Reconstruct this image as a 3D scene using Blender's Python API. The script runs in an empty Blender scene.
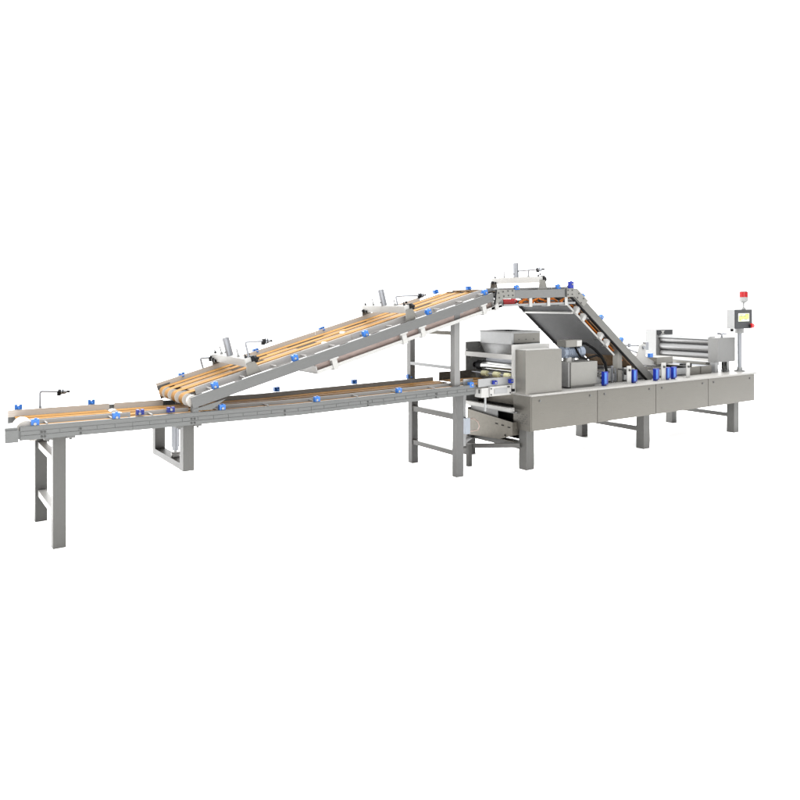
import bpy, bmesh, math, random
from mathutils import Vector, Matrix
random.seed(7)
R = math.radians
SC = bpy.context.scene
COL = SC.collection

# ------------------------------------------------------------------ camera
cam_d = bpy.data.cameras.new("camera")
cam = bpy.data.objects.new("camera", cam_d)
COL.objects.link(cam)
cam.location = (0, 0, 1.8)
cam.rotation_euler = (R(90), 0, -math.atan2(.568, .823))     # level, looking along the line at 34.6 degrees
cam_d.sensor_width = 36
cam_d.lens = 725 / 800 * 36
cam_d.shift_y = -98 / 800
cam_d.clip_end = 300
SC.camera = cam

# ------------------------------------------------------------------ white studio
SC.view_settings.view_transform = 'Standard'
SC.view_settings.look = 'None'
SC.view_settings.exposure = .65
SC.view_settings.gamma = 1
world = bpy.data.worlds.new("World")
SC.world = world
world.use_nodes = True
nt = world.node_tree
nt.nodes.clear()
wo = nt.nodes.new('ShaderNodeOutputWorld')
bg = nt.nodes.new('ShaderNodeBackground')
tc = nt.nodes.new('ShaderNodeTexCoord')
dot = nt.nodes.new('ShaderNodeVectorMath'); dot.operation = 'DOT_PRODUCT'
dot.inputs[1].default_value = (.0, .68, .42)                 # bright backdrop and ceiling, dimmer room behind the camera
ramp = nt.nodes.new('ShaderNodeValToRGB')
ramp.color_ramp.elements[0].position = .22
ramp.color_ramp.elements[0].color = (.14, .14, .14, 1)
ramp.color_ramp.elements[1].position = .56
ramp.color_ramp.elements[1].color = (1, 1, 1, 1)
mp = nt.nodes.new('ShaderNodeMapRange')
mp.inputs['From Min'].default_value = -1; mp.inputs['From Max'].default_value = 1
nt.links.new(tc.outputs['Generated'], dot.inputs[0])
nt.links.new(dot.outputs['Value'], mp.inputs['Value'])
nt.links.new(mp.outputs['Result'], ramp.inputs['Fac'])
nt.links.new(ramp.outputs['Color'], bg.inputs['Color'])
bg.inputs['Strength'].default_value = 2.7
nt.links.new(bg.outputs['Background'], wo.inputs['Surface'])


def area(name, loc, target, sx, sy, power):
    d = bpy.data.lights.new(name, 'AREA')
    d.shape = 'RECTANGLE'; d.size = sx; d.size_y = sy; d.energy = power
    o = bpy.data.objects.new(name, d); COL.objects.link(o)
    o.location = loc
    o.rotation_euler = (Vector(target) - Vector(loc)).to_track_quat('-Z', 'Y').to_euler()
    return o


area("overhead_fill", (4.6, 5.6, 6.5), (4.6, 6.0, 0), 14, 8, 1500)  # added lamp overhead, lifts the floor to clipped white
area("front_fill", (1.5, -4.5, 2.4), (4.4, 6.2, .95), 4, 2.4, 170)  # added fill, brightens front faces and the plates under the ramp
area("rear_floor_fill", (8.0, 9.6, .55), (7.6, 6.2, .15), 7, .7, 260)  # added low fill, washes out the floor shadow under the base


# ------------------------------------------------------------------ materials
EXPO = .50      # the studio is exposed for a pure white sweep, so the steel is kept dark


def mat(name, col, metal=0., rough=.5, noise=0., scale=(1, 1, 1), nscale=40, bump=0., emit=None, spec=.25, trans=0.):
    m = bpy.data.materials.new(name); m.use_nodes = True
    if name != 'white_sweep':
        col = tuple(c * EXPO for c in col)
    if emit:
        emit = (emit[0], emit[1] * .64)
    n = m.node_tree.nodes; L = m.node_tree.links
    b = n['Principled BSDF']
    b.inputs['Base Color'].default_value = (*col, 1)
    b.inputs['Metallic'].default_value = metal
    b.inputs['Roughness'].default_value = rough
    b.inputs['Specular IOR Level'].default_value = spec
    if trans:
        b.inputs['Transmission Weight'].default_value = trans
    if emit:
        b.inputs['Emission Color'].default_value = (*emit[0], 1)
        b.inputs['Emission Strength'].default_value = emit[1]
    if noise or bump:
        t = n.new('ShaderNodeTexCoord'); mm = n.new('ShaderNodeMapping'); nz = n.new('ShaderNodeTexNoise')
        mm.inputs['Scale'].default_value = scale
        nz.inputs['Scale'].default_value = nscale; nz.inputs['Detail'].default_value = 4
        L.new(t.outputs['Object'], mm.inputs['Vector']); L.new(mm.outputs['Vector'], nz.inputs['Vector'])
        if noise:
            big = n.new('ShaderNodeTexNoise'); big.inputs['Scale'].default_value = 2.3; big.inputs['Detail'].default_value = 3
            L.new(t.outputs['Object'], big.inputs['Vector'])
            add = n.new('ShaderNodeMath'); add.operation = 'MULTIPLY_ADD'
            L.new(nz.outputs['Fac'], add.inputs[0]); add.inputs[1].default_value = .6
            mul = n.new('ShaderNodeMath'); mul.operation = 'MULTIPLY'; mul.inputs[1].default_value = .4
            L.new(big.outputs['Fac'], mul.inputs[0]); L.new(mul.outputs[0], add.inputs[2])
            cr = n.new('ShaderNodeMapRange')
            cr.inputs['From Min'].default_value = .3; cr.inputs['From Max'].default_value = .7
            cr.inputs['To Min'].default_value = 1 - noise; cr.inputs['To Max'].default_value = 1 + noise
            L.new(add.outputs[0], cr.inputs['Value'])
            vm = n.new('ShaderNodeVectorMath'); vm.operation = 'SCALE'
            vm.inputs[0].default_value = col
            L.new(cr.outputs['Result'], vm.inputs['Scale']); L.new(vm.outputs['Vector'], b.inputs['Base Color'])
            rr = n.new('ShaderNodeMapRange')
            rr.inputs['To Min'].default_value = max(.02, rough - .10); rr.inputs['To Max'].default_value = rough + .10
            L.new(nz.outputs['Fac'], rr.inputs['Value']); L.new(rr.outputs['Result'], b.inputs['Roughness'])
        if bump:
            bp = n.new('ShaderNodeBump'); bp.inputs['Strength'].default_value = bump; bp.inputs['Distance'].default_value = .002
            L.new(nz.outputs['Fac'], bp.inputs['Height']); L.new(bp.outputs['Normal'], b.inputs['Normal'])
    return m


BR = (.6, 6, 30)          # grain stretched along the line
M = {
    'frame': mat('painted_frame_steel', (0.1339, 0.1351, 0.1325), .35, .42, .08, BR, 14),
    'leg': mat('satin_leg_steel', (0.099, 0.0977, 0.0921), .35, .45, .09, (12, 12, .8), 14),
    'rail': mat('anodised_rail', (0.1406, 0.1434, 0.1406), .5, .38, .10, BR, 14),
    'groove': mat('rail_groove', (.15, .15, .145), .5, .5),
    'panel': mat('brushed_panel_steel', (0.142, 0.1346, 0.1184), .75, .32, .06, (.5, 8, 26), 10, .05),
    'cover': mat('cover_steel', (0.1956, 0.189, 0.171), .45, .40, .05, (10, 10, .8), 16, .03),
    'white': mat('bright_bracket_steel', (0.429, 0.4251, 0.4095), .3, .42, .06, (4, 4, 4), 14),
    'guide': mat('guide_plate_steel', (0.3145, 0.3187, 0.3187), .6, .32, .08, BR, 14),
    'bed': mat('belt_tinted_bed_steel', (.20, .135, .082), .1, .5, .38, (1.0, 6, 6), 7, spec=.06),  # orange belt reflections put into the bed colour as a brown tint
    'tray_reflect': mat('belt_lit_tray_steel', (0.3956, 0.3096, 0.2752), .3, .38, .22, (2.5, 8, 8), 6),  # brown reflection of the belts painted into the tray steel
    'belt': mat('amber_belt', (.31, .163, .050), 0, .6, .30, (1.2, 7, 7), 5, spec=.04),
    'belt2': mat('orange_belt', (0.558, 0.153, 0.0225), 0, .6, .2, (1.2, 6, 6), 5, spec=.04),
    'blue': mat('blue_plastic', (.028, .145, .48), 0, .35),
    'dblue': mat('dark_blue_plastic', (0.009, 0.0225, 0.2475), 0, .35),
    'black': mat('black_plastic', (.010, .010, .011), 0, .4, spec=.08),
    'rubber': mat('black_cable_rubber', (.002, .002, .0022), 0, .5, spec=.04),
    'bolt': mat('bolt_steel', (0.064, 0.064, 0.0624), .6, .4),
    'chrome': mat('satin_roller_steel', (.235, .235, .235), .55, .36, .06, (14, 1, 14), 14),
    'zinc': mat('cylinder_aluminium', (.30, .31, .33), .7, .34, .08, (20, 20, .8), 10),
    'pan': mat('grey_belly_pan', (.080, .080, .081), .0, .7, .06, (3, 3, 3), 10, spec=.08),
    'inner': mat('inner_side_plate', (.23, .23, .225), .2, .45, .10, (3, 3, 3), 10),
    'pale': mat('pale_nylon', (0.555, 0.525, 0.48), 0, .5, .05, (3, 3, 3), 8),
    'yellow': mat('pale_yellow_nylon', (.62, .60, .36), 0, .5),
    'motor': mat('blue_grey_motor_paint', (.17, .20, .25), .1, .45),
    'bin': mat('scrap_bin_steel', (.16, .148, .125), .6, .36, .14, (4, 4, 4), 6),
    'dark': mat('cavity_shade', (.012, .011, .010), 0, .6, spec=.05),  # near black painted for the shade inside cavities and gaps
    'red': mat('red_plastic', (.48, .010, .014), 0, .3),
    'redlens': mat('red_lens', (0.31, 0.006, 0.009), 0, .18),
    'bezel': mat('dark_grey_bezel', (.040, .042, .045), 0, .4, spec=.08),
    'box': mat('light_grey_enamel', (0.275, 0.2775, 0.275), 0, .35),
    'plate': mat('pale_guide_steel', (.42, .41, .395), .25, .36, .10, BR, 14),
    'back': mat('belt_tinted_guide_steel', (.50, .45, .40), .15, .40, .16, BR, 12),  # amber belt reflection mixed into the plate colour
    'housing': mat('roller_housing_enamel', (0.1537, 0.1537, 0.15), 0, .4, .04, (3, 3, 3), 6),
    'mirror': mat('mirror_roller_steel', (.62, .62, .61), 1, .16, .05, (14, 1, 14), 14),
    'bright': mat('bright_side_plate_steel', (.44, .435, .42), .1, .4, .04, (4, 4, 4), 10),
    'top': mat('table_top_steel', (.33, .322, .305), .3, .42, .07, (2, 6, 6), 10),
    'frame_light': mat('bridge_frame_steel', (0.1622, 0.1638, 0.1606), .35, .42, .08, BR, 14),
    'descent': mat('descent_rail_steel', (0.1555, 0.1531, 0.1414), .45, .40, .06, BR, 14),
    'gearbox': mat('gearbox_cover_steel', (0.2307, 0.2272, 0.2098), .45, .40, .06, (3, 3, 3), 8, .03),
    'tube': mat('pale_upper_tube_steel', (0.2116, 0.2104, 0.2055), .35, .45, .06, (12, 12, .8), 14),
    'gleg': mat('ladder_leg_steel', (0.1166, 0.1159, 0.1133), .35, .45, .09, (12, 12, .8), 14),
    'hopper': mat('hopper_steel', (0.3774, 0.3824, 0.3824), .6, .32, .06, (4, 4, 4), 8),
    'screen': mat('lit_screen_white', (.5, .5, .45), 0, .3, emit=((.88, .93, .70), .62)),
    'screeng': mat('lit_screen_green', (.4, .5, .1), 0, .3, emit=((.36, .58, .08), .62)),
    'screend': mat('lit_screen_text', (.05, .06, .05), 0, .3, emit=((.20, .25, .18), .5)),
    'clear': mat('clear_tube', (.55, .42, .36), 0, .2, trans=.3),
    'pneu': mat('pneumatic_grey', (.42, .46, .52), .2, .4),
    'floor': mat('white_sweep', (.96, .96, .96), 0, .6),
}


# ------------------------------------------------------------------ mesh builder
class MB:
    def __init__(self):
        self.bm = bmesh.new()

    def _fin(self, vs, bev):
        if bev:
            es = set()
            for v in vs:
                for e in v.link_edges:
                    if len(e.link_faces) == 2 and e.calc_face_angle(0) > R(40):
                        es.add(e)
            bmesh.ops.bevel(self.bm, geom=list(es), offset=bev, segments=2, affect='EDGES', clamp_overlap=True)

    def box(self, x0, x1, y0, y1, z0, z1, bev=.003):
        vs = [self.bm.verts.new((x, y, z)) for x in (x0, x1) for y in (y0, y1) for z in (z0, z1)]
        for f in ((0, 1, 3, 2), (4, 6, 7, 5), (0, 4, 5, 1), (2, 3, 7, 6), (0, 2, 6, 4), (1, 5, 7, 3)):
            self.bm.faces.new([vs[i] for i in f])
        self._fin(vs, bev)
        return self

    def long(self, xs, y0, y1, z0, z1, bev=.003):
        """a box with extra sections along x"""
        rings = [[self.bm.verts.new((x, y, z)) for (y, z) in ((y0, z0), (y1, z0), (y1, z1), (y0, z1))] for x in xs]
        vs = [v for r in rings for v in r]
        for a, b in zip(rings, rings[1:]):
            for k in range(4):
                self.bm.faces.new([a[k], a[(k + 1) % 4], b[(k + 1) % 4], b[k]])
        self.bm.faces.new(rings[0][::-1]); self.bm.faces.new(rings[-1])
        self._fin(vs, bev)
        return self

    def prism(self, pts, axis, a, b, bev=.003):
        """polygon in the two other axes (order x<y<z) from a to b along axis"""
        def P(p, t):
            q = list(p); q.insert('xyz'.index(axis), t); return q
        n = len(pts)
        A = [self.bm.verts.new(P(p, a)) for p in pts]; B = [self.bm.verts.new(P(p, b)) for p in pts]
        self.bm.faces.new(A[::-1]); self.bm.faces.new(B)
        for i in range(n):
            j = (i + 1) % n
            self.bm.faces.new([A[i], A[j], B[j], B[i]])
        self._fin(A + B, bev)
        return self

    def bar(self, p0, p1, w, h, bev=.002, up=(0, 0, 1)):
        """rectangular bar from p0 to p1; w sideways, h along up"""
        p0, p1 = Vector(p0), Vector(p1)
        d = (p1 - p0).normalized(); s = d.cross(Vector(up)).normalized(); u = s.cross(d)
        rings = [[self.bm.verts.new(p + s * a * w / 2 + u * b * h / 2) for a, b in ((-1, -1), (1, -1), (1, 1), (-1, 1))] for p in (p0, p1)]
        A, B = rings
        self.bm.faces.new(A[::-1]); self.bm.faces.new(B)
        for k in range(4):
            self.bm.faces.new([A[k], A[(k + 1) % 4], B[(k + 1) % 4], B[k]])
        self._fin(A + B, bev)
        return self

    def cyl(self, p0, p1, r, n=24, r1=None, bev=0):
        p0, p1 = Vector(p0), Vector(p1)
        d = (p1 - p0).normalized()
        a = d.orthogonal().normalized(); b = d.cross(a)
        r1 = r if r1 is None else r1
        A = [self.bm.verts.new(p0 + (a * math.cos(t) + b * math.sin(t)) * r) for t in [2 * math.pi * k / n for k in range(n)]]
        B = [self.bm.verts.new(p1 + (a * math.cos(t) + b * math.sin(t)) * r1) for t in [2 * math.pi * k / n for k in range(n)]]
        self.bm.faces.new(A[::-1]); self.bm.faces.new(B)
        for k in range(n):
            self.bm.faces.new([A[k], A[(k + 1) % n], B[(k + 1) % n], B[k]])
        self._fin(A + B, bev)
        return self

    def tube(self, pts, r, n=10):
        pts = [Vector(p) for p in pts]
        ref = None; rings = []
        for i, p in enumerate(pts):
            d = (pts[min(i + 1, len(pts) - 1)] - pts[max(i - 1, 0)]).normalized()
            if ref is None:
                ref = d.orthogonal().normalized()
            ref = (ref - d * ref.dot(d)).normalized(); b = d.cross(ref)
            rings.append([self.bm.verts.new(p + (ref * math.cos(t) + b * math.sin(t)) * r) for t in [2 * math.pi * k / n for k in range(n)]])
        for A, B in zip(rings, rings[1:]):
            for k in range(n):
                self.bm.faces.new([A[k], A[(k + 1) % n], B[(k + 1) % n], B[k]])
        self.bm.faces.new(rings[0][::-1]); self.bm.faces.new(rings[-1])
        return self

    def strip(self, pts, y0, y1, th):
        """band of thickness th following (x, z) points, from y0 to y1 (closed=False)"""
        n = len(pts); up = []
        for i, (x, z) in enumerate(pts):
            a = Vector(pts[max(i - 1, 0)]); b = Vector(pts[min(i + 1, n - 1)])
            d = (b - a).normalized(); up.append(Vector((-d.y, d.x)))
        rings = []
        for (x, z), u in zip(pts, up):
            o = (x + u.x * th, z + u.y * th)
            rings.append([self.bm.verts.new(q) for q in ((x, y0, z), (x, y1, z), (o[0], y1, o[1]), (o[0], y0, o[1]))])
        for A, B in zip(rings, rings[1:]):
            for k in range(4):
                self.bm.faces.new([A[k], A[(k + 1) % 4], B[(k + 1) % 4], B[k]])
        self.bm.faces.new(rings[0][::-1]); self.bm.faces.new(rings[-1])
        return self

    def warp(self, fn):
        for v in self.bm.verts:
            v.co = fn(v.co)
        return self

    def mesh(self, name, m, inv=None):
        bmesh.ops.recalc_face_normals(self.bm, faces=self.bm.faces)
        me = bpy.data.meshes.new(name)
        if inv:
            self.bm.transform(inv)
        self.bm.to_mesh(me); self.bm.free()
        me.materials.append(M[m])
        me.polygons.foreach_set('use_smooth', [True] * len(me.polygons))
        me.set_sharp_from_angle(angle=R(32))
        return me

    def build(self, name, m, parent=None, local=False, kind=None):
        inv = None
        if parent and not local:
            r = parent
            while r.parent:
                r = r.parent
            inv = (Matrix.Translation(r.location) @ r.rotation_euler.to_matrix().to_4x4()).inverted()
        o = bpy.data.objects.new(name, self.mesh(name, m, inv)); COL.objects.link(o)
        o.parent = parent
        if kind:
            o['kind'] = kind
        return o


def thing(name, label, cat, loc=(0, 0, 0), tilt=0., group=None):
    """an Empty at the thing's base; tilt raises local x"""
    o = bpy.data.objects.new(name, None); COL.objects.link(o)
    o.location = loc; o.rotation_euler = (0, -tilt, 0)
    o['label'] = label; o['category'] = cat; o['kind'] = 'thing'
    if group:
        o['group'] = group
    return o


def place(me, name, parent, loc, rot=(0, 0, 0)):
    o = bpy.data.objects.new(name, me); COL.objects.link(o)
    o.parent = parent; o.location = loc; o.rotation_euler = rot
    return o


def arc(cx, cz, r, a0, a1, n=10):
    return [(cx + r * math.cos(R(a0 + (a1 - a0) * k / n)), cz + r * math.sin(R(a0 + (a1 - a0) * k / n))) for k in range(n + 1)]


# ------------------------------------------------------------------ floor
fl = MB()
n = 24; rad = 120
vs = [fl.bm.verts.new((rad * math.cos(2 * math.pi * k / 64), rad * math.sin(2 * math.pi * k / 64), 0)) for k in range(64)]
fl.bm.faces.new(vs)
fl.build('floor', 'floor', kind='structure')

# shared clamp meshes: block, knob in the front, little foot
def clamp_mesh(m, w=.05, h=.05, notch=False):
    b = MB()
    if not notch:
        b.box(-w / 2, w / 2, -.02, .02, -h / 2, h / 2, .006)
        b.cyl((w * .1, .0, h / 2 - .002), (w * .1, .0, h / 2 + .006), .010, 12)
        b.cyl((0, .018, -h * .1), (0, .06, -h * .1), .007, 12)
        return b.mesh('guide_clamp', m)
    b.box(-w / 2, w / 2, -.02, .02, -h / 2, h / 2 - .012, .004)
    b.box(-w / 2, -w / 2 + .02, -.02, .02, h / 2 - .016, h / 2, .003)
    b.box(w / 2 - .02, w / 2, -.02, .02, h / 2 - .016, h / 2, .003)
    b.cyl((0, .018, -h * .1), (0, .06, -h * .1), .007, 12)
    return b.mesh('guide_clamp', m)


def knob_mesh(m='white'):
    b = MB(); b.cyl((0, -.021, 0), (0, -.027, 0), .010, 16); return b.mesh('clamp_screw', m)


CL, CLD, KN = clamp_mesh('blue'), clamp_mesh('dblue', .055, .040, True), knob_mesh('guide')
CLB = clamp_mesh('blue', .055, .046, True)


def clamp(parent, x, y, z, dark=False, back=False, rot=0):
    o = place(CLD if dark else (CLB if back else CL), 'guide_clamp', parent, (x, y, z), (0, 0, math.pi if back else 0))
    place(KN, 'clamp_screw', o, (random.uniform(-.008, .008), 0, random.uniform(-.010, .004)))
    return o


# ------------------------------------------------------------------ flat lower conveyor
LC = thing('flat_conveyor', 'long level belt conveyor with segmented grey rail running under the ramp', 'conveyor', (.96, 5.78, 0))
def zc(x):
    return .918 - (x - .6) * .0056 if x < 2.9 else .905 + (x - 2.9) * .019
lift = lambda c: Vector((c.x, c.y, c.z + zc(c.x)))
XS = (.70, 1.5, 2.2, 2.9, 3.4, 4.2, 4.92)
def railbox(b, y0, y1, xs):
    b.long(xs, y0 + .0065, y1, -.100, 0, .003)
    b.long(xs, y0 + .002, y0 + .013, -.032, -.003, .003)
fr = MB(); railbox(fr, 5.74, 5.78, XS)
x = .705
k = 0
while x < 4.9:                                     # two rows of slider segments
    w = .128
    x1 = min(x + w, 4.915)
    fr.box(x, x1 - .007, 5.743, 5.753, -.063, -.036, .003)
    if k % 6 == 0:
        fr.box(x, min(x + .766, 4.915), 5.742, 5.753, -.098, -.067, .003)
    k += 1
    x += w
fr.warp(lift); fr_o = fr.build('side_rail', 'rail', LC)
bm_ = MB().cyl((0, .005, 0), (0, -.003, 0), .008, 10).mesh('rail_bolt', 'bolt')
for x in (.84, .86, 1.10, 1.93, 1.955, 2.75, 3.6, 4.4):
    for z in (-.05, -.082):
        place(bm_, 'rail_bolt', fr_o, (x - .96, 5.74 - 5.78, zc(x) + z))
br_ = MB(); br_.long((.72, 1.5, 2.2, 2.9, 3.4, 4.2, 4.92), 6.62, 6.66, -.1, -.005, .003)
br_.warp(lift); br_.build('side_rail', 'rail', LC)
eb = MB()
eb.box(.606, .690, 5.735, 5.79, -.108, -.022, .006)
eb.box(.606, .685, 5.745, 5.80, -.022, -.004, .006)
eb.box(.690, .70, 5.75, 5.77, -.09, -.03, .002)
eb.warp(lift); eb.build('end_block', 'rail', LC)
# bed in two lengths, with a gap at the joint
bd = MB()
bd.long((.80, 1.2, 1.47), 5.80, 6.60, -.062, -.046, .002)
bd.long((1.55, 2.2, 2.9, 3.6, 4.2, 5.0), 5.80, 6.60, -.062, -.046, .002)
bd.warp(lift); bd.build('slide_bed', 'bed', LC)
for (a, b_) in ((.78, 1.49), (1.53, 1.95), (2.06, 5.0)):
    g = MB(); st = [a] + [q for q in (1.2, 2.2, 2.9, 3.6, 4.2) if a < q < b_] + [b_]
    g.long(st, 5.885, 5.892, -.044, .022, .002)
    g.long(st, 5.872, 5.884, -.048, -.040, .001)
    for xx in [a + .1 + i * .45 for i in range(int((b_ - a) / .45) + 1)]:
        g.cyl((xx, 5.78, .004), (xx, 5.887, .004), .006, 10)
    g.warp(lift); g.build('guide_plate', 'plate', LC)
    a2, b2 = (.715 if a < 1 else a), b_
    g = MB(); g.long([a2] + st[1:], 6.575, 6.583, -.044, .012 if a < 2 else .003, .002)
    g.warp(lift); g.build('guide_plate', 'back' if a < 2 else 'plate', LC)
for (y0, y1) in ((5.80, 5.86), (5.98, 6.10), (6.16, 6.28), (6.33, 6.42), (6.45, 6.56)):
    for (a, b_) in ((.76 if y0 > 6.1 else .84, 1.46), (1.52, 5.02)):
        b = MB(); st = [a] + [q for q in (1.2, 2.2, 2.9, 3.6, 4.2) if a < q < b_] + [b_]
        zb = -.014 if y1 < 5.9 else -.045
        b.long(st, y0, y1, zb, zb + .007, .002)
        b.warp(lift)
        b.build('belt', 'belt', LC)
b = MB(); b.long((.90, 1.2, 1.44), 6.14, 6.30, -.0375, -.034, .001); b.warp(lift); b.build('dark_gap_strip', 'dark', LC)  # dark strip laid on the bed for the dark gap between belts
# end pulleys at the left and at the joint
for yy in (5.95, 6.20, 6.45):
    b = MB(); b.cyl((.80, yy - .07, zc(.8) - .085), (.80, yy + .07, zc(.8) - .085), .048, 32, bev=.004); b.build('end_pulley', 'pale', LC)
b = MB(); b.cyl((.745, 5.80, zc(.8) - .032), (.745, 6.02, zc(.8) - .032), .064, 36, bev=.008); b.build('end_pulley', 'pale', LC)
for yy in (6.02, 6.24, 6.46):
    b = MB(); b.cyl((1.495, yy - .05, zc(1.5) - .068), (1.495, yy + .05, zc(1.5) - .068), .044, 28, bev=.003); b.build('joint_pulley', 'pale', LC)
for x in (1.495, .80):
    MB().cyl((x, 5.80, zc(x) - .084), (x, 6.6, zc(x) - .084), .012, 14).build('pulley_shaft', 'chrome', LC)
L0 = Vector(LC.location)
for x in (.80, 1.356, 2.194, 3.078, 3.97):
    clamp(LC, x - L0.x, 5.775 - L0.y, zc(x) + .018)
clamp(LC, 1.549 - L0.x, 5.83 - L0.y, zc(1.55) + .026, True)
clamp(LC, 1.789 - L0.x, 5.83 - L0.y, zc(1.79) + .026, True)
for x in (.795, 1.354, 3.083, 3.981, 4.70):
    clamp(LC, x - L0.x, 6.63 - L0.y, zc(x) + .026, back=True)
# clamp pads under the rail by the legs
for (x0, x1) in ((.918, 1.008), (1.872, 1.962)):
    for x in (x0 - .03, x1 + .03):
        z = zc(x) - .1
        b = MB(); b.box(x - .03, x + .03, 5.762, 5.80, z - .016, z - .001, .003); b.cyl((x, 5.78, z - .03), (x, 5.78, z - .012), .010, 10)
        b.build('rail_clip', 'groove', LC)
# left stand
MB().box(.918, 1.006, 5.772, 5.842, 0, zc(.96) - .101, .006).build('leg', 'leg', LC)
MB().box(.912, 1.002, 6.57, 6.645, 0, zc(.96) - .101, .006).build('leg', 'leg', LC)
for z in (.63, .235):
    MB().box(.932, .990, 5.841, 6.571, z - .024, z + .024, .004).build('stand_rung', 'white', LC)
# hanging U frame with its lifting cylinder
MB().box(1.872, 1.962, 5.775, 5.86, .437, zc(1.92) - .101, .005).build('hanger_leg', 'leg', LC)
MB().box(1.872, 1.962, 6.555, 6.64, .437, zc(1.92) - .17, .005).build('hanger_leg', 'leg', LC)
MB().box(1.872, 1.962, 5.859, 6.556, .439, .492, .005).build('hanger_bar', 'leg', LC)
MB().box(1.86, 2.0, 6.54, 6.66, zc(1.92) - .168, zc(1.92) - .101, .004).build('hanger_block', 'white', LC)
b = MB()
b.cyl((1.925, 6.14, .575), (1.925, 6.14, .82), .034, 28, bev=.004)
b.cyl((1.925, 6.14, .545), (1.925, 6.14, .576), .026, 24)
cy = b.build('lift_cylinder', 'zinc', LC)
b = MB(); b.cyl((1.925, 6.14, .50), (1.925, 6.14, .55), .014, 16); b.box(1.90, 1.95, 6.11, 6.17, .492, .515, .003); b.cyl((1.89, 6.14, .512), (1.96, 6.14, .512), .017, 16)
b.build('cylinder_clevis', 'white', cy)

# ------------------------------------------------------------------ belt frames on a slope: ramp, bridge, descent
def sloped_frame(root, s0, s1, hb=-.1, rm='frame', belts=True, sb0=None, guide_cuts=(), bar_step=.365):
    """two rails, cross bars, bed, belts and guide plates in the root's own frame (x along, y across, z up)"""
    for (y0, y1, q0) in ((0, .035, s0), (.88, .915, s0 + .0)):
        b = MB(); b.box(q0, s1, y0, y0 + .006 if y0 == 0 else y0 + .006, hb, 0, .002)
        b.box(q0, s1, y0 + .004, y1, -.006, -.0015, .001); b.box(q0, s1, y0 + .004, y1, hb + .0015, hb + .006, .001)
        b.build('side_rail', rm, root, local=True)
    b = MB(); s = s0 + .14
    while s < s1 - .05:
        b.box(s - .015, s + .015, .034, .882, -.055, -.03, .003); s += bar_step
    b.build('cross_bar', 'guide', root, local=True)
    if not belts:
        return
    a = sb0 if sb0 is not None else s0 + .05
    MB().box(a + .05, s1, .20, .84, -.012, .0008, .002).build('slide_bed', 'bed', root, local=True)


TILT = math.atan(.2685)
RP = thing('ramp_conveyor', 'long inclined belt conveyor climbing from the level line to the bridge', 'conveyor', (1.92, 5.74, 1.03), TILT)
SL = 3.345
sloped_frame(RP, 0, SL, -.090, 'frame')
bp = MB(); s = .14
for yy in (.23, .43, .62, .78):
    pts = arc(.03, -.045, .051, 250, 90) + [(q, .006) for q in (.6, 1.2, 1.8, 2.4, 3.0, SL + .03)]
    MB().strip([p for p in pts][::-1], yy - .045, yy + .045, .004).build('belt', 'belt', RP, local=True)
for yy in (.07, .23, .43, .62, .78):
    b = MB(); hw = .018 if yy < .1 else .047
    b.cyl((.03, yy - hw, -.045), (.03, yy + hw, -.045), .0505, 36, bev=.003)
    p = b.build('end_pulley', 'pale', RP, local=True)
    b = MB(); b.cyl((.03, yy - hw - .006, -.045), (.03, yy + hw, -.045), .013, 16); b.build('pulley_hub', 'guide', p, local=True)
MB().cyl((.03, .03, -.045), (.03, .885, -.045), .010, 14).build('pulley_shaft', 'chrome', RP, local=True)
rr = random.Random(3)
for gy in (.33, .525, .70):
    q = .35 + rr.random() * .3
    while q < SL - .35:
        ln = rr.uniform(.12, .42)
        if rr.random() < .72:
            MB().box(q, q + ln, gy - rr.uniform(.012, .03), gy + .03, .0012, .0022, 0).build('slot_dark_strip', 'dark', RP, local=True)  # thin dark sheets laid on the bed in place of open slots
        else:
            b = MB(); b.cyl((q, gy - .045, -.006), (q, gy + .045, -.006), .020, 18, bev=.003); b.build('support_roller', 'pale', RP, local=True)
        q += ln + rr.uniform(.15, .5)
for (a, b_) in ((.09, 1.636), (1.64, SL - .02)):
    g = MB(); g.box(a, b_, .128, .134, -.012, .045, .002); g.box(a, b_, .120, .131, -.016, -.010, .001)
    s = a + .1
    while s < b_:
        g.cyl((s, .03, .012), (s, .13, .012), .006, 10); s += .3
    g.build('guide_plate', 'plate', RP, local=True)
for (a, b_) in ((-.02, 1.636), (1.64, SL - .34)):
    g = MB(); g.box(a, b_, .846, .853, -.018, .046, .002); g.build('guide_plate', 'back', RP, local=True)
MB().box(-.015, .10, .842, .846, -.10, .02, .002).build('end_plate', 'frame', RP, local=True)
# return belts seen through the gap by the front rail
for yy in (.075,):
    MB().box(.25, SL - .1, yy - .02, yy + .02, -.085, -.080, .001).build('belt', 'belt2', RP, local=True)
ca, sa = math.cos(TILT), math.sin(TILT)
for x in (2.138, 2.865, 3.595, 4.333, 5.076):
    s = (x - 1.92) / ca
    clamp(RP, s + .004, .04, .024); clamp(RP, s + .004, .885, .040, back=True)
# bracket plate at the foot of the ramp, onto the level rail
b = MB(); b.prism([(1.945, .925), (2.10, .920), (2.22, 1.00), (1.95, .935)], 'y', 5.748, 5.756, .001)
b.box(1.94, 1.99, 5.75, 5.80, .91, .96, .003)
b.build('foot_bracket', 'rail', RP)
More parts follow.
